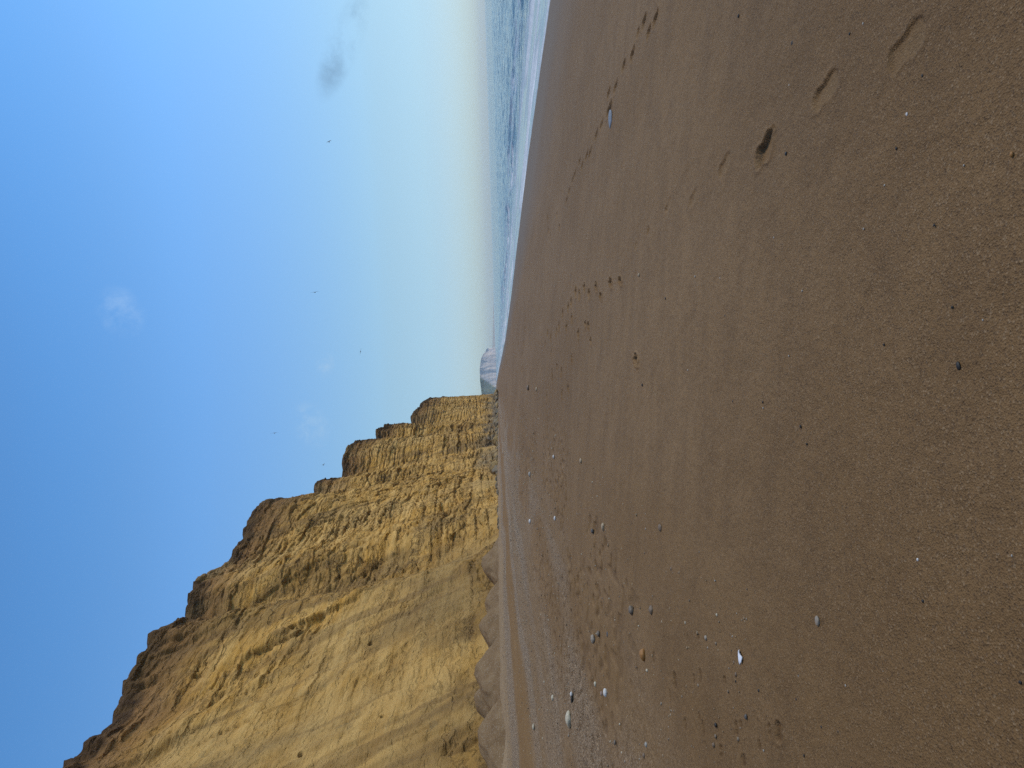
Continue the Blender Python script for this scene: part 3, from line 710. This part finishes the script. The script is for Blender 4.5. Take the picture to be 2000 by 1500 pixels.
# tiny chips, alike
for px, py, c, n_ in ((1825, 440, BLACK, 4), (1803, 1174, BLACK, 5), (1993, 1333, BLACK, 5), (1402, 612, BLACK, 3), (1437, 1331, BLACK, 3), (1556, 1366, BLACK, 4), (1571, 1476, BLACK, 4), (1665, 1499, BLACK, 5), (1638, 1430, BLACK, 4), (1576, 867, BLACK, 4), (1751, 290, BLACK, 4),
                      (1802, 148, BLACK, 4), (1660, 66, BLACK, 4), (1490, 785, BLACK, 4), (1432, 784, BLACK, 4), (1255, 752, BLACK, 5), (1300, 583, BLACK, 4), (1560, 1319, BLACK, 3), (1605, 1420, BLACK, 4), (1860, 600, BLACK, 4), (1727, 673, BLACK, 4)):
    pebble(px, py, n_, n_ + 1, c, 'tiny black chip of stone scattered on the plain brown sand', 'stone chip', 'stone_chip', .5, .3, 0, 'tiny black chips on the sand')
for px, py in ((1977, 1085), (1560, 1320), (1763, 1358), (1687, 447), (1686, 46), (1920, 625), (1358, 540), (1407, 543), (1344, 723), (1491, 797), (1726, 1311), (1431, 1243), (1397, 1134), (1492, 1466), (1652, 1339), (1567, 568), (1512, 464), (1541, 695), (1883, 323), (1728, 362), (1542, 166)):
    pebble(px, py, 3, 4, PALE, 'tiny pale shell chip scattered on the plain brown sand', 'shell chip', 'shell_chip', .5, .25, 0, 'tiny pale chips on the sand')

# shingle: far too many small stones to count, one mesh
def scatter(name, n, place, size, mats, label, seed, ang=0.0, sub=1):
    r = np.random.default_rng(seed)
    protos = []
    for k in range(10):
        me = stone_mesh('tmp', seed + k, 1, 1, 1, mats[0], sub, .22, ang)
        protos.append((np.array([v.co[:] for v in me.vertices]), [tuple(p.vertices) for p in me.polygons])); bpy.data.meshes.remove(me)
    V = []; F = []; MI = []; base = 0
    for i in range(n):
        x, y, z = place(r); s = size(r, y)
        P, Q = protos[i % 10]
        a = r.random() * 6.28; c_, s_ = math.cos(a), math.sin(a)
        q = P * np.array([s * (.7 + .8 * r.random()), s * (.7 + .6 * r.random()), s * (.4 + .35 * r.random())])
        q = np.stack([q[:, 0] * c_ - q[:, 1] * s_, q[:, 0] * s_ + q[:, 1] * c_, q[:, 2]], -1) + np.array([x, y, z + s * .12])
        V.append(q); F += [tuple(j + base for j in f) for f in Q]; MI += [int(r.random() ** 1.3 * len(mats))] * len(Q); base += len(P)
    o = soup_mesh(name, np.concatenate(V).tolist(), F, mats[0], not ang)
    for mm in mats[1:]: o.data.materials.append(mm)
    o.data.polygons.foreach_set('material_index', np.array(MI, np.int32))
    return tag(o, label, 'stones', kind='stuff')
def pl(r):
    while True:
        y = 4 + 40 * r.random() ** 1.6; x = -1.2 - 10.5 * r.random() ** .8
        if abs(x) < .62 * y + .5: break
    return x, y, float(beach_h0(x, y))
scatter('shingle', 4200, pl, lambda r, y: (.006 + .012 * r.random() ** 3) * (.7 + y / 30), [pebble_mat(c) for c in ((.26, .18, .10), BROWN, (.20, .15, .10), TAN, (.30, .25, .19), CREAM)], 'fine mixed shingle strewn over the upper beach', 5)

# ------------------------------------------------------------------ fallen rock at the foot of the cliff
m = Mat('fallen_rock'); n = m.noise(1.2, 5, .65); n2 = m.noise(7, 5, .65)
m_rock = m.set(base=m.mix(m.ramp(n2, .5, .75, 0, .6), m.mix(m.ramp(n, .35, .65), (.15, .13, .10), (.27, .21, .13)), (.07, .06, .048)), rough=.95, normal=m.bump(n2, .12, .8), spec=.15)
m = Mat('fallen_rock_ochre'); n = m.noise(1.2, 5, .65); n2 = m.noise(7, 5, .65)
m_rock2 = m.set(base=m.mix(m.ramp(n2, .5, .75, 0, .6), m.mix(m.ramp(n, .35, .65), (.24, .165, .07), (.36, .25, .12)), (.11, .07, .03)), rough=.95, normal=m.bump(n2, .12, .8), spec=.15)
def foot_x(y): return float(np.interp(y, BASE_Y, BASE_X))
rk = np.random.default_rng(11)
protos = [stone_mesh('boulder', 200 + k, 1, 1, 1, m_rock if k < 7 else m_rock2, 3, .2, .95) for k in range(10)]
for i in range(150):
    y = 66 + 330 * rk.random() ** 1.5
    s = (.22 + .55 * rk.random() ** 2.2) * (1 + y / 320)
    x = foot_x(y) + .6 + 3.2 * rk.random() ** 1.3
    k = i % 10
    o = bpy.data.objects.new('boulder', protos[k]); COL.objects.link(o)
    o.scale = (s * (.8 + .6 * rk.random()), s * (.8 + .6 * rk.random()), s * (.6 + .4 * rk.random()))
    o.rotation_euler = (rk.random() * .6, rk.random() * .6, rk.random() * 6.28)
    o.location = (x, y, max(float(beach_h0(x, y)), 2.45) + s * .25)
    tag(o, 'dark grey fallen boulder lying in the rubble at the foot of the far cliff' if k < 7 else 'ochre fallen boulder lying in the rubble at the foot of the far cliff', 'boulder', 'boulders fallen along the foot of the cliff')
def plr(r):
    y = 30 + 380 * r.random() ** 1.5; x = foot_x(y) + .2 + 3.0 * r.random()
    return x, y, max(float(beach_h0(x, y)), 2.4)
scatter('rubble', 2600, plr, lambda r, y: (.10 + .22 * r.random() ** 2) * (1 + y / 300), [m_rock, m_rock2], 'broken rock debris strewn along the foot of the cliff', 15, .9)

# ------------------------------------------------------------------ far land
m = Mat('headland_rock'); n = m.noise(.02, 5, .6, m.mapped((1, 1, 6))); n2 = m.noise(.06, 5, .6)
gr = m.attr('grass')
rockc = m.mix(m.ramp(n, .35, .65), (.60, .50, .43), (.70, .59, .51))
m_head = m.set(base=m.mix(gr, rockc, m.mix(m.ramp(n2, .4, .6), (.10, .14, .08), (.15, .18, .11))), rough=1, spec=.1, normal=m.bump(n2, 2, .4))
def far_hill(name, pts, y, depth, label, grass_u, seed):
    u = np.array([p[0] for p in pts], float); v = np.array([p[1] for p in pts], float)
    uu = np.linspace(u[0], u[-1], 220); vv = np.interp(uu, u, v)
    tops = np.array([top_pt(a, b, y) for a, b in zip(uu, vv)])
    H = np.maximum(tops[:, 2] + .3 * y / 1386 * fbm(uu / 6, uu * 0, oct=3, seed=seed), 1.0)
    R = []; G = []
    for f in np.linspace(0, 1, 44):
        dd = .0011 * y * fbm(uu / 7, uu * 0 + f * 1.6, oct=4, seed=seed + 1)
        R.append(np.stack([tops[:, 0], tops[:, 1] - .012 * y * (1 - f) ** 1.4 + dd, H * f], -1))
        G.append(sstep(0, 1, (grass_u - uu) / 9 + (f - .5) * 2.5) if grass_u else uu * 0 + .45)
    for f in np.linspace(.1, 1, 10):
        R.append(np.stack([tops[:, 0], tops[:, 1] + depth * f, H * (1 - .7 * f ** 2)], -1)); G.append(uu * 0 + 1)
    o = grid_mesh(name, np.stack(R), m_head, True, {'grass': np.stack(G)})
    return tag(o, label, 'headland', kind='structure')
far_hill('headland', [(700, 946), (728, 941), (748, 938.5), (770, 937), (783, 937.2), (800, 939.5), (808, 943.5), (813, 948), (818, 949.5), (819.8, 952), (820.6, 967)], 4600, 700, 'hazy square ended headland with grassy slope beyond the cliff', 757, 141)
far_hill('far_coast', [(780, 961), (830, 962), (870, 962.9), (900, 963.6), (940, 963.8), (950, 964.2)], 6700, 300, 'faint low coast fading into haze beyond the headland', 0, 151)

# ------------------------------------------------------------------ gulls
m = Mat('gull_feathers'); n = m.noise(8, 3)
m_gull = m.set(base=m.mix(m.ramp(n, .4, .6), (.16, .16, .17), (.10, .10, .11)), rough=.9)
def gull(px, py, dist, yaw, bank, flap, label):
    bm = bmesh.new()
    # one skin: body rings along x, wings drawn out sideways
    rings = []
    prof = [(-.30, .012, .010), (-.22, .05, .018), (-.10, .06, .05), (.04, .075, .065), (.16, .06, .055), (.22, .04, .04), (.27, .036, .036), (.31, .015, .015), (.345, .004, .004)]
    for x, ry, rz in prof:
        rings.append([bm.verts.new((x, ry * math.cos(a), rz * math.sin(a))) for a in [k * PI / 5 for k in range(10)]])
    for a, b in zip(rings, rings[1:]):
        for k in range(10): bm.faces.new((a[k], a[(k + 1) % 10], b[(k + 1) % 10], b[k]))
    bm.faces.new(rings[0][::-1]); bm.faces.new(rings[-1])
    for sgn in (-1, 1):
        st = []
        for s_, ch, xo, zz, th in ((.03, .17, .05, .03, .02), (.22, .17, .09, .03 + .14 * flap, .016), (.42, .13, .05, .03 + .16 * flap, .010), (.58, .08, -.04, .03 + .10 * flap, .007), (.70, .015, -.16, .03 + .03 * flap, .003)):
            st.append([bm.verts.new((xo + c, sgn * s_, zz + d)) for c, d in ((ch / 2, 0), (0, th), (-ch / 2, 0), (0, -th))])
        for a, b in zip(st, st[1:]):
            for k in range(4):
                f = (a[k], a[(k + 1) % 4], b[(k + 1) % 4], b[k]); bm.faces.new(f if sgn > 0 else f[::-1])
        bm.faces.new(st[-1]); bm.faces.new(st[0][::-1])
    me = bpy.data.meshes.new('gull'); bm.to_mesh(me); bm.free(); me.materials.append(m_gull)
    o = bpy.data.objects.new('gull', me); COL.objects.link(o)
    o.location = EYE + ray(px, py) * dist; o.rotation_euler = (bank, .05, yaw)
    return tag(o, label, 'gull', 'gulls over the beach')
gull(643, 277, 150, .4, 1.0, .5, 'gull flying farthest out towards the sea')
gull(615, 571, 110, 1.45, 1.40, .3, 'steeply banking gull, largest of the gulls in the sky')
gull(704, 687, 125, 1.2, .25, -.3, 'gull flying level with wings spread, lowest over the beach')
gull(536, 846, 125, 1.5, 1.45, .2, 'high banking gull to the seaward side of the cliff steps')
gull(632, 908, 170, .8, .8, .6, 'small gull closest to the stepped cliff edge')

# ------------------------------------------------------------------ sea haze
bm = bmesh.new(); bmesh.ops.create_cube(bm, size=1)
for v in bm.verts: v.co = (v.co.x * 17000, v.co.y * 17000, -3.0 if v.co.z < 0 else 75.0)
me = bpy.data.meshes.new('haze'); bm.to_mesh(me); bm.free()
hz = bpy.data.materials.new('haze_air'); hz.use_nodes = True; ht = hz.node_tree; ht.nodes.clear()
pv = ht.nodes.new('ShaderNodeVolumePrincipled'); pv.inputs['Color'].default_value = (.97, .985, 1.0, 1); pv.inputs['Density'].default_value = .00007; pv.inputs['Anisotropy'].default_value = .2
ou = ht.nodes.new('ShaderNodeOutputMaterial'); ht.links.new(pv.outputs[0], ou.inputs['Volume'])
me.materials.append(hz)
hzo = bpy.data.objects.new('haze', me); COL.objects.link(hzo)
tag(hzo, 'thin sea haze over the far shore', 'haze', kind='stuff')
